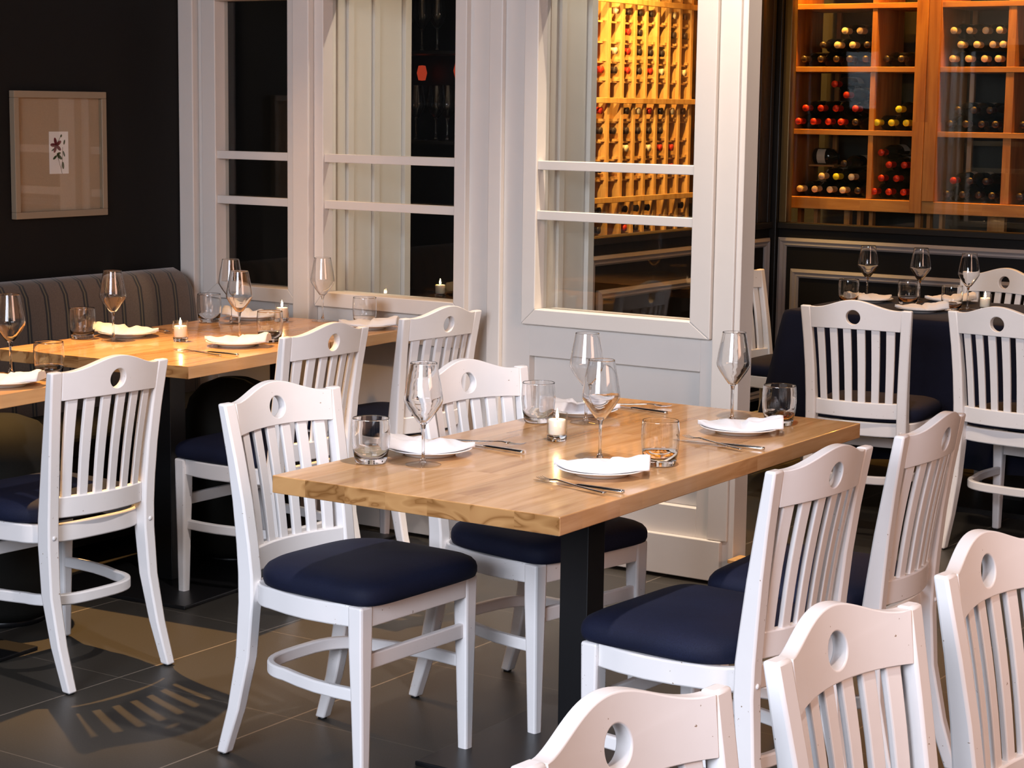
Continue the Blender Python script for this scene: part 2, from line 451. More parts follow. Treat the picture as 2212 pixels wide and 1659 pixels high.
for k in range(5): fl.loft(petal(-.014, .032, PI / 2 + k * 2 * PI / 5 + .25, .028, .013))
fl.build('flower', mat('dark crimson petal', (.13, .012, .018), .7), pic)
lf = MB()
for cy, cz, a, L, W_ in ((-.012, .0, -.6, .030, .012), (-.012, -.004, -2.5, .022, .009), (-.012, .0, .3, .020, .009), (.018, .012, -1.2, .022, .007), (.016, -.026, -1.5, .026, .010), (.006, .060, .9, .012, .008), (.022, .034, 1.3, .018, .007), (-.036, .012, .6, .016, .005)):
    lf.loft(petal(cy, cz, a, L, W_))
lf.build('leaves', mat('olive leaf ink', (.045, .06, .018), .7), pic)
stm = MB()
for pa in ([(-.010, .0), (.0, -.03), (.012, -.068)], [(.016, .025), (.014, -.02), (.009, -.05)], [(-.012, .03), (.004, .06)]):
    stm.tube([(.0106, a, b) for a, b in pa], .0012, .0006, up=(1, 0, 0))
stm.build('stem', mat('brown stem ink', (.10, .07, .03), .7), pic)
MB().box(.020, .0215, -pw + .022, pw - .022, -ph + .024, ph - .024).build('pane', M['pane'], pic)

# ------------------------------------------------------------------ banquette
bq = empty('banquette', (WX, 2.0, 0))
tag(bq, 'long banquette with dark striped brown upholstered back along the dark wall', 'banquette')
y1 = WY - .04 - 2.0
prof = [(.001, .30), (.17, .30), (.155, .60), (.140, .80), (.130, .86), (.105, .90), (.065, .915), (.025, .905), (.001, .88)]
rings = []
for yy in [-2.5, 0, 1, 2, 3.0, 3.35, y1 - .10, y1 - .05, y1 - .02, y1]:
    k_ = 1.0 if yy < y1 - .09 else 1.0 - .35 * ((yy - (y1 - .10)) / .10) ** 2
    rings.append([(px * k_ if px > .01 else px, yy, .30 + (pz - .30) * (1 - (1 - k_) * .55)) for px, pz in prof])
MB().loft(rings, smooth=True).build('backrest', M['stripe'], bq)
MB().box(.001, .48, -2.5, y1, .06, .36).build('base', M['walldark'], bq)
sp = [(.16, .362), (.48, .362), (.495, .39), (.495, .43), (.47, .455), (.40, .462), (.16, .455)]
MB().loft([[(px, yy, pz) for px, pz in sp] for yy in (-2.5, y1)], smooth=False).build('seat_cushion', M['darkvinyl'], bq, bevel=.012)

# rounded upholstered stools seen under the banquette tables
st0 = empty('upholstered_stool')
pr = [(0, 0.02), (.13, .02), (.155, .05), (.165, .30), (.17, .42), (.168, .48), (.150, .545), (.11, .59), (.055, .612), (0, .618)]
MB().lathe(pr, 40).build('cushion', M['darkvinyl'], st0, label='rounded dark upholstered body')
MB().lathe([(0, 0), (.12, 0), (.12, .022), (0, .022)], 32).build('foot_ring', M['blackmetal'], st0)
place(st0, USED, (-4.43, 3.93, 0), 0, 'round dark upholstered stool under the table at the left edge', 'stool')
place(st0, USED, (-4.44, 4.96, 0), 0, 'round black upholstered stool hidden under the table with the two candles', 'stool')

# ------------------------------------------------------------------ chair
def lerp(a, b, t): return a + (b - a) * t
def make_chair():
    c = empty('slat_back_chair')
    tag(c, 'white chair', 'chair')
    cm = M['chair']
    # rear legs run up into the back posts
    zs = [0.012, .12, .25, .38, .45, .52, .62, .72, .80, .8455]
    xc = [.174, .173, .171, .168, .1675, .168, .171, .176, .181, .184]
    yc = [-.283, -.243, -.213, -.203, -.204, -.2105, -.222, -.237, -.251, -.259]
    wd = [.028, .031, .034, .036, .036, .036, .036, .036, .037, .037]
    dp = [.030, .036, .042, .046, .046, .042, .036, .030, .026, .024]
    for s in (-1, 1):
        rings = [[(s * x + a * w_ / 2, y + b * d / 2, z) for a, b in ((-1, -1), (1, -1), (1, 1), (-1, 1))] for z, x, y, w_, d in zip(zs, xc, yc, wd, dp)]
        rings[0] = [(p[0], p[1], .004) for p in rings[0]]
        o = MB().loft(rings).build('rear_leg', cm, c, bevel=.005, angle=50, auto=40)
        MB().lathe([(0, 0), (.011, 0), (.011, .004), (0, .004)], 16, s * .174, -.283, 0).build('glide', M['glide'], o)
        MB().lathe([(0, 0), (.0065, 0), (.005, .003), (0, .0042)], 14).xf(Matrix.Translation((s * .168, -.2262, .405)) @ Matrix.Rotation(PI / 2, 4, 'X')).build('bolt_cap', cm, o)
    for s in (-1, 1):
        rings = []
        for z, x, y, w_ in ((.004, .190, .158, .027), (.20, .190, .156, .034), (.34, .190, .154, .040), (.435, .190, .154, .042)):
            rings.append([(s * x + a * w_ / 2, y + b * w_ / 2, z) for a, b in ((-1, -1), (1, -1), (1, 1), (-1, 1))])
        o = MB().loft(rings).build('front_leg', cm, c, bevel=.006, angle=50)
        MB().lathe([(0, 0), (.010, 0), (.010, .004), (0, .004)], 16, s * .190, .158, 0).build('glide', M['glide'], o)
    # bent seat frame and stretcher
    def upath(xf, yf, xm, xr, yr, yb, N=10):
        half = []
        for i in range(5): t_ = i / 4; half.append((lerp(xf, xr, t_) + (xm - lerp(xf, xr, .5)) * math.sin(PI * t_), lerp(yf, yr, t_)))
        for i in range(1, N + 1):
            a = PI / 2 * i / N
            half.append((xr * math.cos(a) ** .62 if i < N else 0.0, yr + (yb - yr) * math.sin(a) ** 1.0))
        return [(x, y) for x, y in half] + [(-x, y) for x, y in reversed(half[:-1])]
    MB().tube([(x, y, .409) for x, y in upath(.190, .14, .207, .188, -.115, -.205)], .020, .050).build('seat_frame', cm, c, bevel=.004, angle=50, auto=40)
    MB().box(-.170, .170, .150, .172, .385, .434).build('front_rail', cm, c, bevel=.003)
    MB().tube([(x, y, .225) for x, y in upath(.184, .14, .186, .160, -.10, -.205)], .018, .030).build('bentwood_stretcher', cm, c, bevel=.004, angle=50, auto=40)
    MB().box(-.175, .175, .148, .164, .285, .320).build('front_stretcher', cm, c, bevel=.003)
    # cushion
    N = 56; ol = []
    for k in range(N):
        a = 2 * PI * k / N; cx_, sy_ = math.cos(a), math.sin(a)
        e_ = .30 if sy_ > 0 else .55
        hw = lerp(.205, .222, (sy_ + 1) / 2)
        ol.append((hw * math.copysign(abs(cx_) ** e_, cx_), (.205 if sy_ > 0 else .185) * math.copysign(abs(sy_) ** e_, sy_) - .004))
    rings = []
    for sc_, z in ((.95, .4345), (.99, .438), (1.005, .448), (1.005, .460), (.992, .470), (.96, .479), (.90, .486), (.80, .492), (.62, .497), (.34, .500), (.08, .501)):
        rings.append([(x * sc_, y * sc_, z) for x, y in ol])
    mb = MB().loft(rings, smooth=True)
    mb.build('seat_cushion', M['navy'], c)
    # crest rail with the round hole
    def plan(x, yend, sag, hw=.166): return yend - sag * (1 - min(1, (x / hw)) ** 2) if abs(x) < hw else yend
    zh, rh = .8145, .0260
    def top(x):
        u_ = abs(x) / .2025
        return .8425 + .0335 * (0.5 + 0.5 * math.cos(PI * min(1, u_ / .78))) + (.004 * (u_ - .78) / .22 if u_ > .78 else 0)
    out_pts = []
    for i in range(33): x = lerp(-.1665, .1665, i / 32); out_pts.append((x, top(x)))
    zb = .768
    for i in range(1, 6): out_pts.append((lerp(.1665, .1615, i / 6), lerp(top(.1665), zb, i / 6)))
    for i in range(0, 25): x = lerp(.1615, -.1615, i / 24); out_pts.append((x, zb + .004 * (1 - (x / .1615) ** 2)))
    for i in range(1, 6): out_pts.append((-lerp(.1615, .1665, i / 6), lerp(zb, top(.1665), i / 6)))
    n_ = len(out_pts); K = 6; rr_ = []
    for k in range(K + 1):
        ring = []
        for (x, z) in out_pts:
            a = math.atan2(z - zh, x); hx, hz = rh * math.cos(a), zh + rh * math.sin(a)
            t_ = (k / K) ** 1.1
            ring.append((lerp(hx, x, t_), lerp(hz, z, t_)))
        rr_.append(ring)
    th = .0235
    def yb_(x, z, side):
        yend = -.2340 if side else -.2340 - th
        return plan(x, yend, .030, .1665) - .158 * (z - .77)
    mb = MB(); vs = []; fs = []
    for side in (0, 1):
        for ring in rr_:
            for (x, z) in ring: vs.append((x, yb_(x, z, side), z))
    L_ = (K + 1) * n_
    for k in range(K):
        for j in range(n_):
            l = (j + 1) % n_
            fs.append((k * n_ + j, k * n_ + l, (k + 1) * n_ + l, (k + 1) * n_ + j))
            fs.append((L_ + k * n_ + j, L_ + (k + 1) * n_ + j, L_ + (k + 1) * n_ + l, L_ + k * n_ + l))
    for j in range(n_):
        l = (j + 1) % n_
        fs.append((j, L_ + j, L_ + l, l)); q = K * n_
        fs.append((q + j, q + l, L_ + q + l, L_ + q + j))
    mb.add(vs, fs, False)
    mb.build('crest_rail', cm, c, bevel=.004, seg=3, angle=48, auto=40)
    # lower back rail
    rings = []
    for i in range(17):
        x = lerp(-.150, .150, i / 16); y = -.202 - .028 * (1 - (x / .15) ** 2)
        rings.append([(x, y + a, z + (-.004 if a < 0 else 0) * 0) for a, z in ((-.011, .452), (.011, .452), (.009, .508), (-.013, .508))])
    MB().loft(rings).build('lower_back_rail', cm, c, bevel=.003, angle=50, auto=40)
    # six slats
    for i in range(6):
        tt = (i + .5) / 6 * 2 - 1
        xb, xt = tt * .149 * .96, tt * .160 * .96
        rings = []
        for j in range(7):
            t_ = j / 6; z = lerp(.500, .775, t_); x = lerp(xb, xt, t_); hw = lerp(.0130, .0148, t_)
            yend = lerp(-.202, -.2345 - th / 2, t_) - .004 * math.sin(PI * t_) * -1
            y = yend - .029 * (1 - (x / .166) ** 2)
            sl = .029 * 2 * x / .166 ** 2
            rings.append([(x + a * hw, y + a * hw * sl + b * .0055, z) for a, b in ((-1, -1), (1, -1), (1, 1), (-1, 1))])
        MB().loft(rings).build('slat', cm, c, bevel=.0025, seg=2, angle=50)
    return c
chair0 = make_chair()
W_ = 'white slat-back chair with navy seat '
chairs = [
 (-2.781, 3.551, -1.615, 'white slat-back chair with navy seat at the near left side of the large centre table', 'chairs at the centre table'),
 (-2.667, 4.143, -1.743, 'white slat-back chair tucked in at the far left side of the large centre table', 'chairs at the centre table'),
 (-1.901, 3.596, 1.501, 'white slat-back chair seen from behind at the near right side of the centre table', 'chairs at the centre table'),
 (-1.890, 4.117, 1.609, 'white slat-back chair seen from behind at the far right corner of the centre table', 'chairs at the centre table'),
 (-3.989, 3.694, 1.522, 'leftmost white slat-back chair seen from behind, its slatted shadow falling on the floor', 'chairs along the banquette tables'),
 (-4.051, 4.653, 1.560, 'white slat-back chair facing the banquette table with two candles, middle of its row', 'chairs along the banquette tables'),
 (-4.077, 5.309, 1.495, 'white slat-back chair facing the banquette tables, nearest to the windowed wall', 'chairs along the banquette tables'),
 (-.826, 1.847, -1.651, 'nearest white chair, its curved top cut by the bottom edge of the picture', 'foreground row of chairs'),
 (-.793, 2.371, -1.639, 'middle white chair of the foreground row, peach lit with a round hole', 'foreground row of chairs'),
 (-.796, 2.944, -1.640, 'farthest white chair of the foreground row, cut by the right edge of the picture', 'foreground row of chairs'),
 (-2.866, 6.678, .116, 'white slat-back chair seen from behind at the left of the navy tablecloth table', 'chairs at the navy tablecloth table'),
 (-2.318, 6.797, -.120, 'white slat-back chair seen from behind at the right edge beside the navy tablecloth', 'chairs at the navy tablecloth table'),
 (-2.979, 7.874, 2.928, 'white slat-back chair behind the navy tablecloth table facing the camera', 'chairs at the navy tablecloth table'),
 (-3.603, 7.53, -1.57, 'white slat-back chair half hidden behind the white corner post', 'chairs at the navy tablecloth table'),
]
for x, y, th_, lab, grp in chairs:
    place(chair0, USED, (x, y, 0), th_, lab, 'chair', grp)

# ------------------------------------------------------------------ tables
def block_table(name_label, x, y, rz, W, L, z, t=.038, ped=True, pedxy=None, group=None):
    """x,y = south-east corner, W to the west, L to the north"""
    e = empty('butcher_block_table', (x, y, 0), rz)
    tag(e, name_label, 'table', group)
    top = MB().box(-W, 0, 0, L, z - t, z).build('tabletop', M['oak'], e, bevel=.002, seg=2)
    px, py = pedxy if pedxy else (-W / 2, L / 2)
    MB().box(px - .038, px + .038, py - .038, py + .038, .012, z - t - .006).build('pedestal', M['blackmetal'], e, bevel=.002)
    MB().box(px - .16, px + .16, py - .16, py + .16, z - t - .008, z - t - .0005).build('mounting_plate', M['blackmetal'], e)
    MB().box(px - .28, px + .28, py - .28, py + .28, 0, .012).build('base_plate', M['blackmetal'], e, bevel=.003)
    return e
TZ = .75
block_table('large oak butcher block table in the centre set for four', -1.992, 3.155, .010, .720, 1.441, TZ, pedxy=(-.377, .715))
TB = .765
block_table('oak butcher block table at the left edge of the picture', -3.925, 3.12, .085, .79, .72, TB, group=None)
block_table('oak butcher block banquette table with a lit candle near its front corner', -3.969, 4.236, .083, .745, .735, TB)
block_table('oak butcher block banquette table against the window wall with a second lit candle', -4.034, 4.978, .083, .745, .525, TB)

# blue cloth table
bt = empty('dining_table', (-2.60, 7.50, 0)); tag(bt, 'table hidden under the navy tablecloth before the wine cellar', 'table')
MB().box(-.81, .81, -.38, .38, .715, .741).build('tabletop', M['walldark'], bt)
MB().box(-.04, .04, -.04, .04, .02, .715).build('pedestal', M['blackmetal'], bt)
MB().box(-.3, .3, -.3, .3, 0, .02).build('base_plate', M['blackmetal'], bt)
def drape(hx, hy, z, drop):
    mb = MB(); rings = []; NP = 160
    def per(t_):
        P4 = [(-hx, -hy), (hx, -hy), (hx, hy), (-hx, hy)]; Ls = [2 * hx, 2 * hy] * 2; tot = sum(Ls); s_ = t_ * tot
        for i in range(4):
            if s_ <= Ls[i] + 1e-9:
                a, b = P4[i], P4[(i + 1) % 4]; k_ = s_ / Ls[i]; nx, ny = [(0, -1), (1, 0), (0, 1), (-1, 0)][i]
                cd = min(s_, Ls[i] - s_)
                if cd < .10:
                    o = [(-1, -1), (1, -1), (1, 1), (-1, 1)][i if s_ < Ls[i] / 2 else (i + 1) % 4]; q = (1 - cd / .10) * .5
                    nx, ny = nx * (1 - q) + o[0] * .9 * q * (1 if nx == 0 else 1), ny * (1 - q) + o[1] * .9 * q
                return a[0] + (b[0] - a[0]) * k_, a[1] + (b[1] - a[1]) * k_, nx, ny, cd, s_
            s_ -= Ls[i]
        return P4[0][0], P4[0][1], -1, -1, 0, 0
    levels = [(0, .0, 0), (.25, 0, 0), (.5, 0, 0), (.75, 0, 0), (.985, 0, 0), (1, .004, .003), (1, .010, .02), (1, .014, .07), (1, .02, .2), (1, .03, .38), (1, .045, drop)]
    pts = [per(i / NP) for i in range(NP)]
    for k_, off, dz in levels:
        r = []
        for (x, y, nx, ny, cd, s_) in pts:
            wv = (.018 * math.sin(s_ * 21 + 1.1) + .012 * math.sin(s_ * 37)) * (dz / drop) if dz else 0
            cr = .10 * max(0, 1 - cd / .14) * (dz / drop)
            o = off + wv + cr
            r.append((x * max(k_, .002) + nx * o, y * max(k_, .002) + ny * o, z - dz))
        rings.append(r)
    mb.loft(rings, closed=True, caps=False, smooth=True)
    mb.f.append(tuple(range(NP))); mb.sm.append(False)
    return mb
cl = drape(.83, .41, .7465, .55).build('tablecloth', M['cloth'])
cl.location = (-2.60, 7.50, 0)
m_ = cl.modifiers.new('thickness', 'SOLIDIFY'); m_.thickness = .002; m_.offset = 1
tag(cl, 'navy blue tablecloth hanging over the table in front of the wine cellar', 'tablecloth')

# ------------------------------------------------------------------ tableware prototypes
def wine_glass():
    e = empty('wine_glass')
    MB().lathe([(0, 0), (.037, 0), (.039, .0001), (.0396, .0007), (.0394, .0014), (.036, .0024), (.020, .0042), (.010, .0062), (0, .0066)], 40).build('foot', M['vessel'], e)
    MB().lathe([(0, .0045), (.0085, .0052), (.006, .0095), (.0040, .016), (.0033, .030), (.0032, .055), (.0035, .078), (.0055, .0885), (.0085, .0925), (0, .0935)], 20).build('stem', M['glass'], e)
    o = [(0, .0925), (.008, .0930), (.012, .0945), (.022, .108), (.034, .125), (.0420, .139), (.0432, .145), (.0420, .155), (.0375, .183), (.0325, .208), (.0299, .2235), (.0297, .2255), (.0294, .2263)]
    i_ = [(.0290, .2263), (.0288, .2255), (.0290, .2235), (.0317, .208), (.0366, .183), (.0410, .155), (.0421, .145), (.0408, .1395), (.0328, .1262), (.0210, .1098), (.0110, .0965), (.006, .0948), (0, .0945)]
    MB().lathe(o + i_, 48).build('bowl', M['glass'], e)
    return e
def tumbler():
    e = empty('water_tumbler')
    MB().lathe([(0, 0), (.029, 0), (.0325, .0006), (.0345, .0025), (.0355, .005), (.0372, .0125), (.0368, .0150), (.030, .0140), (.015, .0125), (0, .0120)], 44).build('base', M['glass'], e)
    o = [(.0368, .0152), (.0374, .0155), (.0410, .035), (.0428, .058), (.0425, .078), (.0408, .0975), (.0406, .0993), (.0402, .1003)]
    i_ = [(.0396, .1003), (.0393, .0993), (.0395, .0975), (.0412, .078), (.0415, .058), (.0396, .036), (.0361, .0155), (.0368, .0152)]
    MB().lathe(o + i_, 44).build('wall', M['glass'], e)
    return e
def plate():
    e = empty('side_plate')
    p = [(0, .004), (.052, .004), (.055, 0), (.059, 0), (.062, .004), (.080, .0095), (.096, .0140), (.0985, .0155), (.0975, .0170), (.094, .0165), (.078, .0125), (.060, .0085), (.052, .0078), (0, .0078)]
    MB().lathe(p, 56).build('dish', M['china'], e)
    return e
def votive():
    e = empty('votive_candle')
    MB().lathe([(0, 0), (.0205, 0), (.0220, .0006), (.0228, .002), (.0233, .004), (.0238, .0125), (.020, .0138), (0, .0140)], 36).build('holder_base', M['glass'], e)
    MB().lathe([(.0236, .0142), (.0242, .0145), (.0250, .064), (.0249, .0657), (.0246, .0664), (.0241, .0664), (.0238, .0657), (.0237, .064), (.0230, .0145), (.0236, .0142)], 36).build('holder', M['vessel'], e)
    w_ = MB().lathe([(0, .0146), (.0185, .0146), (.0205, .0170), (.0205, .048), (.0200, .0500), (.0185, .0508), (.014, .0498), (0, .0490)], 32).build('wax', M['wax'], e)
    MB().lathe([(0, .0485), (.0009, .0485), (.0008, .055), (0, .0555)], 8).build('wick', M['wick'], w_)
    MB().lathe([(0, .0530), (.0024, .0545), (.0038, .0585), (.0030, .064), (.0013, .072), (0, .077)], 16).build('flame', M['flame'], w_, label='small bright yellow flame')
    return e
def napkin():
    """a white napkin folded to a point at +x and rolled at -x"""
    e = empty('folded_napkin')
    NX, NY = 30, 14; tops = []; bots = []
    for i in range(NX + 1):
        u_ = i / NX; x = lerp(-.104, .103, u_)
        if u_ < .42: hw = lerp(.042, .066, (u_ / .42))
        else: hw = .066 + .012 * math.sin((u_ - .42) / .58 * PI) - .072 * max(0, (u_ - .62) / .38) ** 1.8
        hw = max(hw, .003)
        cy = .008 * math.sin(u_ * 3)
        rt, rb = [], []
        for j in range(NY + 1):
            v_ = j / NY * 2 - 1; y = cy + v_ * hw
            edge = (1 - abs(v_) ** 4)
            h = .0075 * edge
            if u_ < .46:
                k_ = min(1, (.46 - u_) / .05); h += k_ * (.0150 * math.sqrt(max(0, 1 - v_ * v_)) + .0022 * math.cos(v_ * 11)) * edge ** .3
            h += .013 * math.exp(-((u_ - .62) / .15) ** 2) * (1 - v_ * v_)
            h += .0015 * math.sin(u_ * 31 + v_ * 4) * edge
            r_ = math.hypot(x, y)
            zb = .0092 + min(.0085, max(0, r_ - .055) * .23)
            rt.append((x, y, zb + .0025 + max(h, .0006))); rb.append((x, y, zb))
        tops.append(rt); bots.append(rb)
    rings = [t_ + list(reversed(b_)) for t_, b_ in zip(tops, bots)]
    MB().loft(rings, smooth=True).build('cloth', M['napkin'], e)
    return e
def fork():
    e = empty('dinner_fork')
    hs = [(-.10, .0045, .0022), (-.096, .0058, .0022), (-.06, .0052, .0024), (-.01, .0034, .0035), (.025, .0026, .0055), (.045, .0032, .0068), (.055, .0085, .0060), (.062, .0105, .0048)]
    rings = [[(x, -w_, z), (x, w_, z), (x, w_ * .7, z + .0022), (x, -w_ * .7, z + .0022)] for x, w_, z in hs]
    b = MB().loft(rings, smooth=True).build('handle', M['steel'], e)
    t_ = MB()
    for k in range(4):
        y = (k - 1.5) * .0056
        t_.loft([[(x, y - w_, z), (x, y + w_, z), (x, y + w_, z + .0015), (x, y - w_, z + .0015)] for x, w_, z in ((.060, .0019, .0048), (.075, .0014, .0030), (.088, .0012, .0036), (.101, .0007, .0062))])
    t_.build('tines', M['steel'], e)
    return e
def knife():
    e = empty('table_knife')
    hs = [(-.115, .0040, .0012, .006), (-.110, .0062, .0006, .007), (-.06, .0056, .0006, .007), (-.005, .0040, .0010, .006), (.003, .0045, .0016, .004)]
    MB().loft([[(x, -w_, z), (x, w_, z), (x, w_ * .75, z + t_), (x, -w_ * .75, z + t_)] for x, w_, z, t_ in hs], smooth=True).build('handle', M['steel'], e)
    bs = [(.003, -.0045, .0045), (.012, -.009, .005), (.06, -.010, .0055), (.09, -.008, .005), (.105, -.003, .0035), (.110, .001, .002)]
    MB().loft([[(x, a, .0022), (x, b, .0020), (x, b, .0036), (x, a, .0026)] for x, a, b in bs]).build('blade', M['steel'], e)
    return e
PW, PT, PP, PV, PN, PF, PK = wine_glass(), tumbler(), plate(), votive(), napkin(), fork(), knife()

DW = yaw  # napkin tips point to the west-south-west in every setting
def put(proto, x, y, z, rz, label, cat, group): return place(proto, USED, (x, y, z + .0007), rz, label, cat, group)
gc, gl_, gb = 'tableware on the centre table', 'tableware on the banquette tables', 'tableware on the navy tablecloth'
# centre table ---------------------------------------------------
wg = 'clear stemmed wine glass '
put(PW, -2.529, 3.440, TZ, 0, wg + 'beside the near left plate on the centre table', 'wine glass', 'wine glasses on the centre table')
put(PW, -2.554, 4.159, TZ, 0, wg + 'behind the candle at the far left plate of the centre table', 'wine glass', 'wine glasses on the centre table')
put(PW, -2.255, 3.735, TZ, 0, wg + 'just behind the nearest plate on the centre table', 'wine glass', 'wine glasses on the centre table')
put(PW, -2.280, 4.420, TZ, 0, wg + 'behind the far right plate, against the white post', 'wine glass', 'wine glasses on the centre table')
tg = 'clear rounded water tumbler '
put(PT, -2.637, 3.392, TZ, 0, tg + 'left of the near left plate on the centre table', 'tumbler', 'tumblers on the centre table')
put(PT, -2.656, 4.097, TZ, 0, tg + 'left of the candle on the centre table', 'tumbler', 'tumblers on the centre table')
put(PT, -2.116, 3.762, TZ, 0, tg + 'right of the nearest plate on the centre table', 'tumbler', 'tumblers on the centre table')
put(PT, -2.158, 4.438, TZ, 0, tg + 'behind the far right plate on the centre table', 'tumbler', 'tumblers on the centre table')
pl4 = [(-2.600, 3.560, 'near left'), (-2.640, 4.270, 'far left'), (-2.162, 3.590, 'nearest'), (-2.180, 4.270, 'far right')]
for i, (x, y, nm) in enumerate(pl4):
    put(PP, x, y, TZ, 0, 'round white plate under a folded napkin, the %s setting of the centre table' % nm, 'plate', 'plates on the centre table')
    rz = PI + DW - .10 if i > 1 else DW - .05
    put(PN, x, y, TZ, rz, 'folded white napkin lying on the %s plate of the centre table' % nm, 'napkin', 'napkins on the centre table')
put(PV, -2.470, 3.893, TZ, 0, 'lit votive candle in a clear glass in the middle of the centre table', 'candle', 'votive candles')
def along(x0, y0, x1, y1): return ((x0 + x1) / 2, (y0 + y1) / 2, math.atan2(y1 - y0, x1 - x0))
for (a, b, nm) in ((along(-2.015, 3.381, -2.237, 3.442), along(-2.014, 3.430, -2.240, 3.437), 'near right'),
                   (along(-2.022, 4.015, -2.263, 4.107), along(-2.023, 4.076, -2.240, 4.062), 'far right')):
    put(PK, b[0], b[1], TZ, b[2], 'steel table knife lying at the %s place of the centre table' % nm, 'knife', 'knives on the centre table')
    put(PF, a[0], a[1], TZ + .0035, a[2], 'steel fork lying across the knife at the %s place of the centre table' % nm, 'fork', 'forks on the centre table')
put(PK, -2.545, 3.702, TZ, PI - .10, 'steel table knife right of the near left plate on the centre table', 'knife', 'knives on the centre table')
put(PF, -2.570, 3.735, TZ + .0035, .25, 'steel fork crossing the knife right of the near left plate on the centre table', 'fork', 'forks on the centre table')
put(PK, -2.575, 4.425, TZ, PI - .15, 'steel table knife at the far left place of the centre table', 'knife', 'knives on the centre table')
put(PF, -2.60, 4.475, TZ, .4, 'steel fork at the far left place of the centre table', 'fork', 'forks on the centre table')
# banquette tables ----------------------------------------------
for x, y, t_ in ((-4.589, 4.549, 'in front of the striped banquette, beside the plate nearest the wall'), (-4.285, 4.815, 'standing behind the plate next to the middle banquette chair'),
                 (-4.631, 5.160, 'farther of two overlapping glasses on the banquette tables'), (-4.44, 5.43, 'in front of the wide middle window')):
    put(PW, x, y, TB, 0, wg + t_, 'wine glass', 'wine glasses on the banquette tables')
for x, y, t_ in ((-4.700, 4.521, 'left of the plate nearest the striped banquette'), (-4.180, 4.844, 'between candle and middle banquette chair'),
                 (-4.720, 5.145, 'against the corner end of the striped banquette'), (-4.235, 5.41, 'under the wide middle window')):
    put(PT, x, y, TB, 0, tg + t_, 'tumbler', 'tumblers on the banquette tables')
for i, (x, y, nm) in enumerate(((-4.640, 4.665, 'banquette side'), (-4.195, 4.700, 'chair side'), (-4.68, 5.330, 'window corner'), (-4.180, 5.360, 'window end chair'))):
    put(PP, x, y, TB, 0, 'round white plate under a napkin at the %s place of the banquette tables' % nm, 'plate', 'plates on the banquette tables')
    put(PN, x, y, TB, (PI + DW - .10) if i in (1, 3) else DW - .05, 'folded white napkin on the %s plate of the banquette tables' % nm, 'napkin', 'napkins on the banquette tables')
put(PV, -4.408, 4.669, TB, 0, 'lit votive candle on the banquette table with the orange lit front corner', 'candle', 'votive candles')
put(PV, -4.535, 5.320, TB, 0, 'lit votive candle on the banquette table below the windows', 'candle', 'votive candles')
put(PK, -4.13, 4.50, TB, PI + .05, 'steel table knife near the front corner of the banquette table', 'knife', 'knives on the banquette tables')
put(PF, -4.15, 4.472, TB, PI - .04, 'steel fork near the front corner of the banquette table', 'fork', 'forks on the banquette tables')
put(PF, -4.66, 4.835, TB, -.40, 'steel fork beside the napkin in front of the striped banquette', 'fork', 'forks on the banquette tables')
# left edge table
put(PW, -4.238, 3.800, TB, 0, wg + 'at the left edge of the picture', 'wine glass', 'wine glasses on the banquette tables')
put(PT, -4.105, 3.820, TB, 0, tg + 'above the back of the leftmost chair', 'tumbler', 'tumblers on the banquette tables')
put(PP, -4.085, 3.640, TB, 0, 'round white plate cut by the left edge of the picture', 'plate', 'plates on the banquette tables')
put(PN, -4.085, 3.640, TB, PI + DW - .1, 'folded white napkin cut by the left edge of the picture', 'napkin', 'napkins on the banquette tables')
put(PF, -4.05, 3.47, TB, PI - .05, 'steel fork at the left edge of the picture', 'fork', 'forks on the banquette tables')
# navy table -----------------------------------------------------
BZ = .747
for x, y, t_ in ((-3.355, 7.70, 'left of three on the navy tablecloth'), (-3.13, 7.72, 'middle of three on the navy tablecloth'), (-2.86, 7.56, 'right of three on the navy tablecloth')):
    put(PW, x, y, BZ, 0, wg + t_, 'wine glass', 'wine glasses on the navy tablecloth')
for x, y, t_ in ((-3.340, 7.48, 'leftmost on the navy tablecloth'), (-3.130, 7.60, 'in front of the middle wine glass on the navy tablecloth'), (-2.895, 7.48, 'beside the candle on the navy tablecloth')):
    put(PT, x, y, BZ, 0, tg + t_, 'tumbler', 'tumblers on the navy tablecloth')
for i, (x, y, nm) in enumerate(((-3.30, 7.60, 'left'), (-2.976, 7.36, 'front'), (-3.03, 7.80, 'rear'))):
    put(PP, x, y, BZ, 0, 'round white plate under a napkin at the %s place of the navy tablecloth' % nm, 'plate', 'plates on the navy tablecloth')
    put(PN, x, y, BZ, PI + DW if i else DW + .3, 'folded white napkin on the %s plate of the navy tablecloth' % nm, 'napkin', 'napkins on the navy tablecloth')
put(PV, -2.795, 7.58, BZ, 0, 'lit votive candle on the navy tablecloth', 'candle', 'votive candles')

# ------------------------------------------------------------------ service shelf with glasses behind the middle window
ss = empty('glass_shelf', (-4.86, 6.72, 0)); tag(ss, 'dark shelf unit holding stemware seen through the middle window', 'shelf')
for z in (.74, 1.385, 1.75): MB().box(-.26, .22, -.14, .14, z - .012, z).build('shelf', M['black'], ss)
for x in (-.27, .22): MB().box(x, x + .02, -.14, .14, 0, 2.3).build('side_panel', M['black'], ss)
MB().box(-.25, .22, .142, .16, 0, 2.3).build('back_panel', M['black'], ss)
for i, (dx, z) in enumerate(((-.085, 1.385), (-.005, 1.385), (.075, 1.385), (-.08, 1.75), (.02, 1.75))):
    put(PW, -4.86 + dx, 6.66 + .03 * (i % 2), z, 0, 'dim wine glass standing on the dark shelf behind the middle window', 'wine glass', 'wine glasses on the dark shelf')
put(PV, -4.80, 6.64, .74, 0, 'tiny lit candle seen low through the middle window', 'candle', 'votive candles')
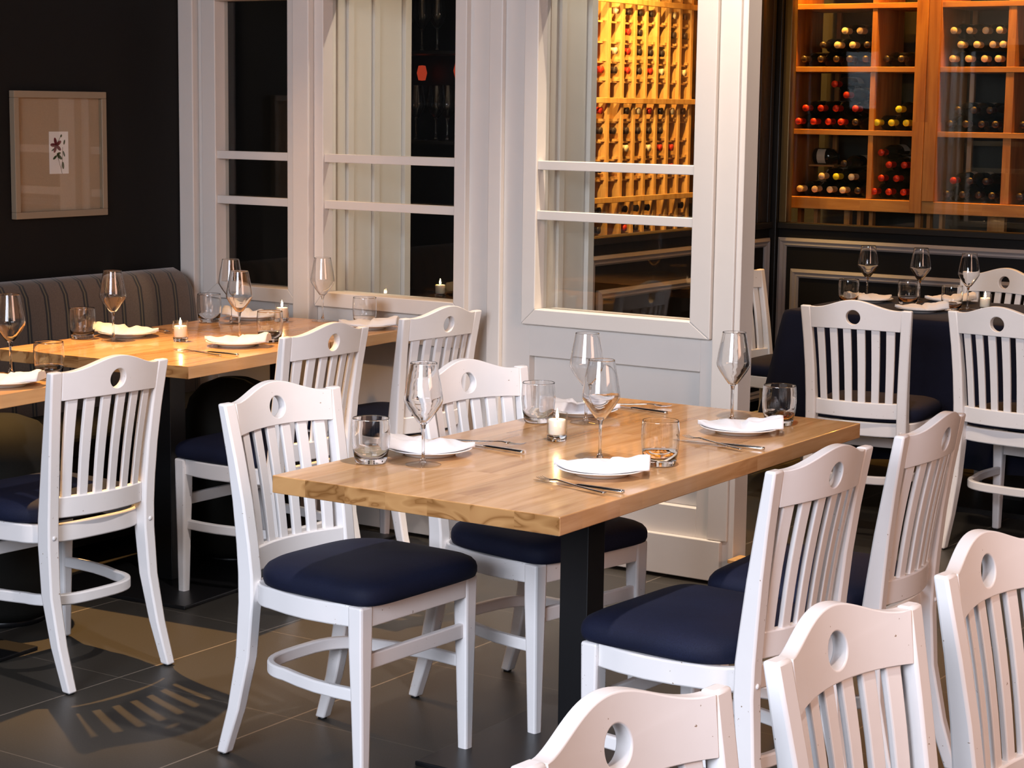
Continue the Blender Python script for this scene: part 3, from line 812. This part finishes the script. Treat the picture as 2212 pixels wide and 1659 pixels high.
for i, (x, z) in enumerate(((-5.02, 1.665), (-4.83, 1.675))):
    o = MB().lathe([(0, -.032), (.015, -.03), (.022, 0), (.015, .03), (0, .032)], 24, x, 6.80, z).build('red_lamp', M['redlamp'])
    tag(o, ('left' if i == 0 else 'right') + ' of two small glowing red lamps behind the middle window', 'lamp')

# ------------------------------------------------------------------ wine cellar furniture
FY = 9.05
cb = empty('wine_cabinet', (-3.6, FY, 0)); tag(cb, 'honey pine wine cabinet with open square cells behind the cellar glass', 'cabinet')
def cx(x): return x + 3.6
for z in (2.512, 2.036, 1.731, 1.424):
    MB().box(cx(-4.40), cx(-1.6), .0, .36, z - .013, z + .013).build('shelf', M['shelfwood'], cb, bevel=.002)
MB().box(cx(-4.42), cx(-1.6), -.012, .36, 1.043, 1.102).build('bottom_rail', M['shelfwood'], cb, bevel=.003)
for x, w_ in ((-4.41, .045), (-3.958, .026), (-3.269, .04), (-2.9, .04)):
    MB().box(cx(x) - w_ / 2, cx(x) + w_ / 2, .004, .34, 1.103, 2.5).build('upright', M['postwood'], cb, bevel=.002)
MB().box(cx(-3.730), cx(-3.672), -.03, .36, 1.043, 2.5).build('centre_stile', M['postwood'], cb, bevel=.002)
MB().box(cx(-3.671), cx(-3.613), -.022, .36, 1.103, 2.5).build('centre_stile', M['postwood'], cb, bevel=.002)
for x, w_ in ((-4.372, .02), (-4.282, .02), (-4.112, .03), (-4.047, .02), (-3.983, .02), (-3.736, .03), (-3.681, .018), (-3.617, .018), (-3.34, .085)):
    MB().box(cx(x) - w_ / 2, cx(x) + w_ / 2, .10, .14, .0, 1.042).build('post', M['postwood'], cb, bevel=.002)
for z in (1.424, 1.731, 2.036):   # rear posts and label strip seen in the cells
    for x in (-4.30, -3.86, -3.58): MB().box(cx(x) - .012, cx(x) + .012, .34, .36, z - .30, z - .014).build('rear_post', M['postwood'], cb)

def bottle(foil, name='wine_bottle'):
    """lying bottle: neck towards -Y (local), base at +Y"""
    e = empty(name)
    body = MB().lathe([(0, .0), (.034, .0), (.0365, .004), (.0370, .02), (.0370, .175), (.034, .20), (.020, .225), (.0145, .24), (.0138, .296), (0, .296)], 20)
    R_ = Matrix.Rotation(PI / 2, 4, 'X')
    body.xf(Matrix.Translation((0, .30, .037)) @ R_)
    body.build('bottle_body', M['bottle'], e)
    fo = MB().lathe([(0, .2965), (.0140, .2965)][:0] + [(.0145, .235), (.0155, .262), (.0155, .298), (.0165, .299), (.0165, .304), (0, .305)], 18)
    fo.xf(Matrix.Translation((0, .30, .037)) @ R_)
    fo.build('foil_cap', M[foil], e)
    lb = MB().loft([[(.0375 * math.cos(a), .20 + k_, .037 + .0375 * math.sin(a)) for a in [PI * (.05 + .9 * j / 10) for j in range(11)]] for k_ in (0, .07)], closed=False, caps=False)
    lb.build('paper_label', M['paper'], e, recalc=False)
    return e
B = {k: bottle(k) for k in ('foil_red', 'foil_yel', 'foil_cream', 'foil_dark')}
def bput(kind, x, y, z, rz, label, group): return put(B[kind], x, y, z, rz, label, 'wine bottle', group)
by = FY + .02
def row(kind, xs, z, label, group):
    for i, x in enumerate(xs): bput(kind, x, by + .01 * ((i * 7) % 3), z, 0, label, group)
z1, z2, z3 = 1.7445, 1.4375, 1.1025
row('foil_dark', [-4.335, -4.250, -4.170, -4.090, -4.010, -3.905, -3.82, -3.77][:7], z1, 'dark capped bottle in the bottom row of the upper left cellar cells', 'dark bottles on the upper left shelf')
row('foil_cream', [-4.158, -4.082], z1 + .068, 'gold capped bottle in the second row of the upper left cellar cell', 'gold capped bottles upper left, second row')
row('foil_cream', [-4.120, -4.045], z1 + .136, 'gold capped bottle in the top row of the upper left cellar cell', 'gold capped bottles upper left, top row')
row('foil_dark', [-4.235, -4.005], z1 + .068, 'dark capped bottle beside the gold caps in the upper left cellar cell', 'dark bottles beside gold caps')
row('foil_red', [-4.355, -4.278, -4.202, -4.125], z2, 'red capped bottle in the bottom row of the middle left cellar cell', 'red caps middle left, bottom row')
row('foil_red', [-4.318, -4.240, -4.163, -4.050], z2 + .066, 'red capped bottle in the second row of the middle left cellar cell', 'red caps middle left, second row')
row('foil_red', [-4.100], z2 + .132, 'red capped bottle at the right of the pile in the middle left cellar cell', None)
row('foil_red', [-4.165], z2 + .185, 'topmost red capped bottle in the middle left cellar cell', None)
row('foil_dark', [-4.048], z2, 'dark capped bottle right of the red caps in the middle left cellar cell', None)
row('foil_yel', [-3.935, -3.862, -3.790], z2, 'yellow capped bottle in the bottom row of the middle cellar cell', 'yellow caps, bottom row')
row('foil_yel', [-3.822], z2 + .066, 'yellow capped bottle lying on top of the row of yellow caps', None)
row('foil_red', [-3.935, -3.862, -3.790], z3, 'red capped bottle in the bottom row right of the thin cellar upright', 'red caps lower middle, bottom row')
row('foil_red', [-3.900, -3.825], z3 + .066, 'red capped bottle in the second row right of the thin cellar upright', 'red caps lower middle, second row')
row('foil_red', [-3.862, -3.787], z3 + .132, 'red capped bottle in the third row right of the thin cellar upright', 'red caps lower middle, third row')
row('foil_red', [-3.905], z3 + .190, 'topmost red capped bottle in the lower middle cellar cell', None)
row('foil_cream', [-4.335, -4.258, -4.180, -4.102], z3, 'cream capped bottle in the bottom row of the lower left cellar cell', 'cream caps lower left, bottom row')
row('foil_yel', [-4.140], z3 + .066, 'single yellow capped bottle in the lower left cellar cell', None)
row('foil_cream', [-4.218, -4.062], z3 + .066, 'cream capped bottle in the second row of the lower left cellar cell', 'cream caps lower left, second row')
row('foil_dark', [-4.022], z3, 'dark capped bottle against the thin upright in the lower left cellar cell', None)
row('foil_dark', [-4.10], z3 + .132, 'dark capped bottle on top of the pile in the lower left cellar cell', None)
row('foil_cream', [-3.560, -3.485, -3.410, -3.335], z1, 'cream capped bottle in the bottom row of the upper right cellar cell', 'cream caps upper right, bottom row')
row('foil_cream', [-3.522, -3.447, -3.372, -3.315], z1 + .066, 'cream capped bottle in the second row of the upper right cellar cell', 'cream caps upper right, second row')
row('foil_cream', [-3.560, -3.485, -3.410, -3.335], z1 + .132, 'cream capped bottle in the top row of the upper right cellar cell', 'cream caps upper right, top row')
row('foil_dark', [-3.560, -3.485, -3.410, -3.335], z2, 'dark capped bottle in the bottom row of the middle right cellar cell', 'dark caps middle right, bottom row')
row('foil_dark', [-3.522, -3.447, -3.372], z2 + .066, 'dark capped bottle in the second row of the middle right cellar cell', 'dark caps middle right, second row')
row('foil_dark', [-3.560, -3.485, -3.410, -3.335], z3, 'dark capped bottle in the bottom row of the lower right cellar cell', 'dark caps lower right, bottom row')
row('foil_dark', [-3.447, -3.372], z3 + .066, 'dark capped bottle in the second row of the lower right cellar cell', 'dark caps lower right, second row')
row('foil_red', [-3.530], z3 + .066, 'lone red capped bottle in the lower right cellar cell', None)
row('foil_dark', [-3.20, -3.12, -3.04], z1, 'dark capped bottle on the upper shelf at the right picture edge', 'dark caps at the right edge, upper shelf')
row('foil_dark', [-3.20, -3.12, -3.04], z2, 'dark capped bottle on the middle shelf at the right picture edge', 'dark caps at the right edge, middle shelf')
row('foil_dark', [-3.20, -3.12, -3.04], z3, 'dark capped bottle on the lower shelf at the right picture edge', 'dark caps at the right edge, lower shelf')
# big bottles lying sideways on two little shelves
MB().box(cx(-4.385), cx(-4.245), .22, .33, 1.248, 1.256).build('small_shelf', M['shelfwood'], cb)
for z, t_ in ((1.257, 'large dark bottle with a white label lying sideways in the lower left cellar cell'),):
    bg = empty('magnum_bottle', (-4.375, FY + .275, z))
    body = MB().lathe([(0, 0), (.038, 0), (.042, .006), (.042, .075), (.036, .10), (.016, .118), (.016, .128), (0, .128)], 24)
    body.xf(Matrix.Translation((0, 0, .042)) @ Matrix.Rotation(PI / 2, 4, 'Y')); body.build('bottle_body', M['bottle'], bg)
    lb = MB().loft([[(.025 + k_, .0425 * math.cos(a), .042 + .0425 * math.sin(a)) for a in [PI * (1 + .08 * j) for j in range(-4, 5)]] for k_ in (0, .045)], closed=False, caps=False)
    lb.build('paper_label', M['paper'], bg, recalc=False)
    tag(bg, t_, 'wine bottle')

# tall lattice rack behind the cellar side glass
RX = -4.75
rk = empty('wine_rack', (RX, 8.2, 0)); tag(rk, 'tall lit pine lattice wine rack seen through the right window', 'wine rack')
ups = [7.64, 7.76, 7.877, 8.002, 8.113, 8.217, 8.323, 8.436, 8.546, 8.659]
for i, y in enumerate(ups):
    MB().box(-.30, .004, y - 8.2 - .011, y - 8.2 + .011, .05, 2.5).build('upright', M['rackwood'], rk, bevel=.001, seg=1)
for z in (2.487, 2.020, 1.563, 1.105):
    MB().box(.0042, .020, 7.60 - 8.2, 8.69 - 8.2, z - .013, z + .013).build('front_rail', M['rackwood'], rk, bevel=.002)
rows_ = [2.11, 2.20, 2.29, 1.927, 1.833, 1.743, 1.655, 1.469, 1.377, 1.294, 1.200, 1.01, .92, .83]
for z in rows_:
    r_ = MB()
    for a, b in zip(ups[:-1], ups[1:]):
        for xx in (-.030, -.27):
            r_.box(xx, xx + .012, a - 8.2 + .0115, b - 8.2 - .0115, z - .010, z - .002)
        for yy in (a + .0115, b - .0305):
            r_.box(-.2865, -.006, yy - 8.2, yy - 8.2 + .019, z - .002, z + .010)
    r_.build('bottle_rails', M['rackwood'], rk)
def slot(i): return (ups[i] + ups[i + 1]) / 2
pl_ = [(3, 2.11), (4, 2.11), (2, 1.927), (3, 1.833), (4, 1.833), (7, 1.927), (7, 1.833), (8, 1.655), (5, 1.655), (4, 1.655), (6, 1.655), (4, 1.743), (4, 1.469), (5, 1.469), (6, 1.469), (7, 1.469),
       (3, 1.377), (3, 1.294), (7, 1.294), (6, 1.377), (3, 1.200), (2, 1.200), (5, 1.294), (6, 1.294), (8, 1.01), (7, .92), (8, .92), (2, 1.743), (3, 1.743), (5, 1.743)]
kk = ['foil_cream', 'foil_dark', 'foil_cream', 'foil_red', 'foil_dark']
rng = random.Random(3); have = set(pl_); extra = []
for z in rows_:
    for s_ in range(1, 9):
        if (s_, z) not in have and z > .9 and rng.random() < .62: extra.append((s_, z))
kinds_ = [kk[i % 5] for i in range(len(pl_))] + ['foil_dark' if rng.random() < .8 else 'foil_red' for _ in extra]
pl_ = pl_ + extra
for i, (s_, z) in enumerate(pl_):
    k_ = kinds_[i]
    o = put(B[k_], RX - .002, slot(s_), z + .0098, PI / 2, '%s capped bottle lying in the tall lattice wine rack' % {'foil_cream': 'cream', 'foil_dark': 'dark', 'foil_red': 'red'}[k_], 'wine bottle', '%s capped bottles in the lattice rack' % k_[5:])

# ------------------------------------------------------------------ lights
def aim(o, tgt):
    o.rotation_euler = (Vector(tgt) - Vector(o.location)).to_track_quat('-Z', 'Y').to_euler()
def area(name, loc, tgt, sx_, sy_, power, col, spread=180):
    l = bpy.data.lights.new(name, 'AREA'); l.shape = 'RECTANGLE'; l.size = sx_; l.size_y = sy_; l.energy = power; l.color = col; l.spread = math.radians(spread)
    o = bpy.data.objects.new(name, l); COL.objects.link(o); o.location = loc; aim(o, tgt); return o
def spot(name, loc, tgt, power, col, ang=60, blend=.5, r=.03):
    l = bpy.data.lights.new(name, 'SPOT'); l.energy = power; l.color = col; l.spot_size = math.radians(ang); l.spot_blend = blend; l.shadow_soft_size = r
    o = bpy.data.objects.new(name, l); COL.objects.link(o); o.location = loc; aim(o, tgt); return o
def point(name, loc, power, col, r=.02):
    l = bpy.data.lights.new(name, 'POINT'); l.energy = power; l.color = col; l.shadow_soft_size = r
    o = bpy.data.objects.new(name, l); COL.objects.link(o); o.location = loc; return o
COOL = (.84, .88, 1.0)
area('daylight_window', (-1.5, -1.3, 2.3), (-2.2, 3.2, .6), 2.6, 1.6, 84, (.80, .86, 1.0), 84)
area('warm_ceiling_glow', (2.4, 2.8, 2.4), (-1.5, 3.4, .7), 2.0, 1.4, 40, (1.0, .60, .44), 110)
spot('spot_over_banquette', (-4.85, 4.30, 3.2), (-4.15, 4.12, .4), 950, (1.0, .56, .20), 42, .9, .018)
spot('fill_banquette_end', (-4.75, 4.75, 3.2), (-4.45, 5.15, .76), 150, (1.0, .56, .24), 38, .9, .03)  # added warm fill to brighten the end banquette table
spot('fill_centre', (-1.76, 3.25, 3.2), (-2.75, 3.75, .75), 255, (1.0, .90, .86), 60, .8, .05)  # added fill, offset to brighten the left chairs but not the right chair backs
spot('spot_over_front', (-.7, 2.3, 3.2), (-.85, 2.4, .85), 120, (1.0, .86, .80), 60, .8, .06)
spot('spot_on_wall', (-2.95, 5.33, 3.2), (-3.05, 5.53, .2), 430, (1.0, .80, .60), 54, .9, .02)
spot('spot_on_left_wall', (-4.3, 4.9, 3.2), (-4.2, 5.55, 1.2), 14, (1.0, .60, .42), 70, .9, .05)
spot('spot_over_navy_table', (-2.2, 7.3, 3.2), (-2.6, 7.3, .7), 50, (1.0, .82, .68), 75, .8, .05)
spot('fill_navy_chairs', (-2.2, 4.9, 3.2), (-2.7, 6.7, .8), 170, (1.0, .78, .60), 50, .8, .05)  # extra light added to lift the backs of the navy table chairs
spot('spot_behind_window_right', (-3.15, 6.3, 3.1), (-3.65, 5.78, 1.3), 110, (1.0, .86, .68), 80, .7, .03)
spot('spot_behind_window_mid', (-4.05, 6.3, 3.1), (-4.57, 5.9, 1.3), 45, (1.0, .80, .58), 80, .7, .03)
area('cellar_lamp_rear', (-3.6, 8.90, 2.7), (-3.6, 9.15, 1.3), 1.8, .08, 65, (1.0, .42, .05))
spot('cellar_lamp_left', (-4.50, 8.93, 2.5), (-3.9, 9.15, 1.2), 80, (1.0, .44, .06), 120, .6, .02)
area('cellar_lamp_side', (-4.46, 7.9, 2.8), (-4.76, 8.2, 1.4), .1, 1.0, 12, (1.0, .48, .10))
spot('cellar_lamp_rack', (-4.46, 7.75, 2.45), (-4.78, 7.95, 1.5), 200, (1.0, .57, .16), 100, .6, .015)
spot('fill_rack_front', (-4.46, 7.15, 1.9), (-4.76, 8.0, 1.6), 90, (1.0, .64, .24), 80, .7, .02)  # no fixture here, light added to pick out the rack's front edges
for o in [q for q in COL.objects if q.name.startswith('votive_candle')]:
    point('candle_light', (o.location.x, o.location.y, o.location.z + .064), .30, (1, .55, .22), .004)

wd_ = bpy.data.worlds.new('world'); sc.world = wd_; wd_.use_nodes = True
bg = wd_.node_tree.nodes['Background']; bg.inputs[0].default_value = (.55, .62, .80, 1); bg.inputs[1].default_value = .05

sc.view_settings.view_transform = 'Standard'
sc.view_settings.look = 'None'
sc.view_settings.gamma = 1
sc.view_settings.exposure = 0.0
sc.view_settings.use_curve_mapping = False
sc.cycles.use_denoising = True
sc.cycles.max_bounces = 9; sc.cycles.transmission_bounces = 9; sc.cycles.transparent_max_bounces = 16
sc.cycles.sample_clamp_indirect = 4.0
sc.cycles.blur_glossy = 0.5
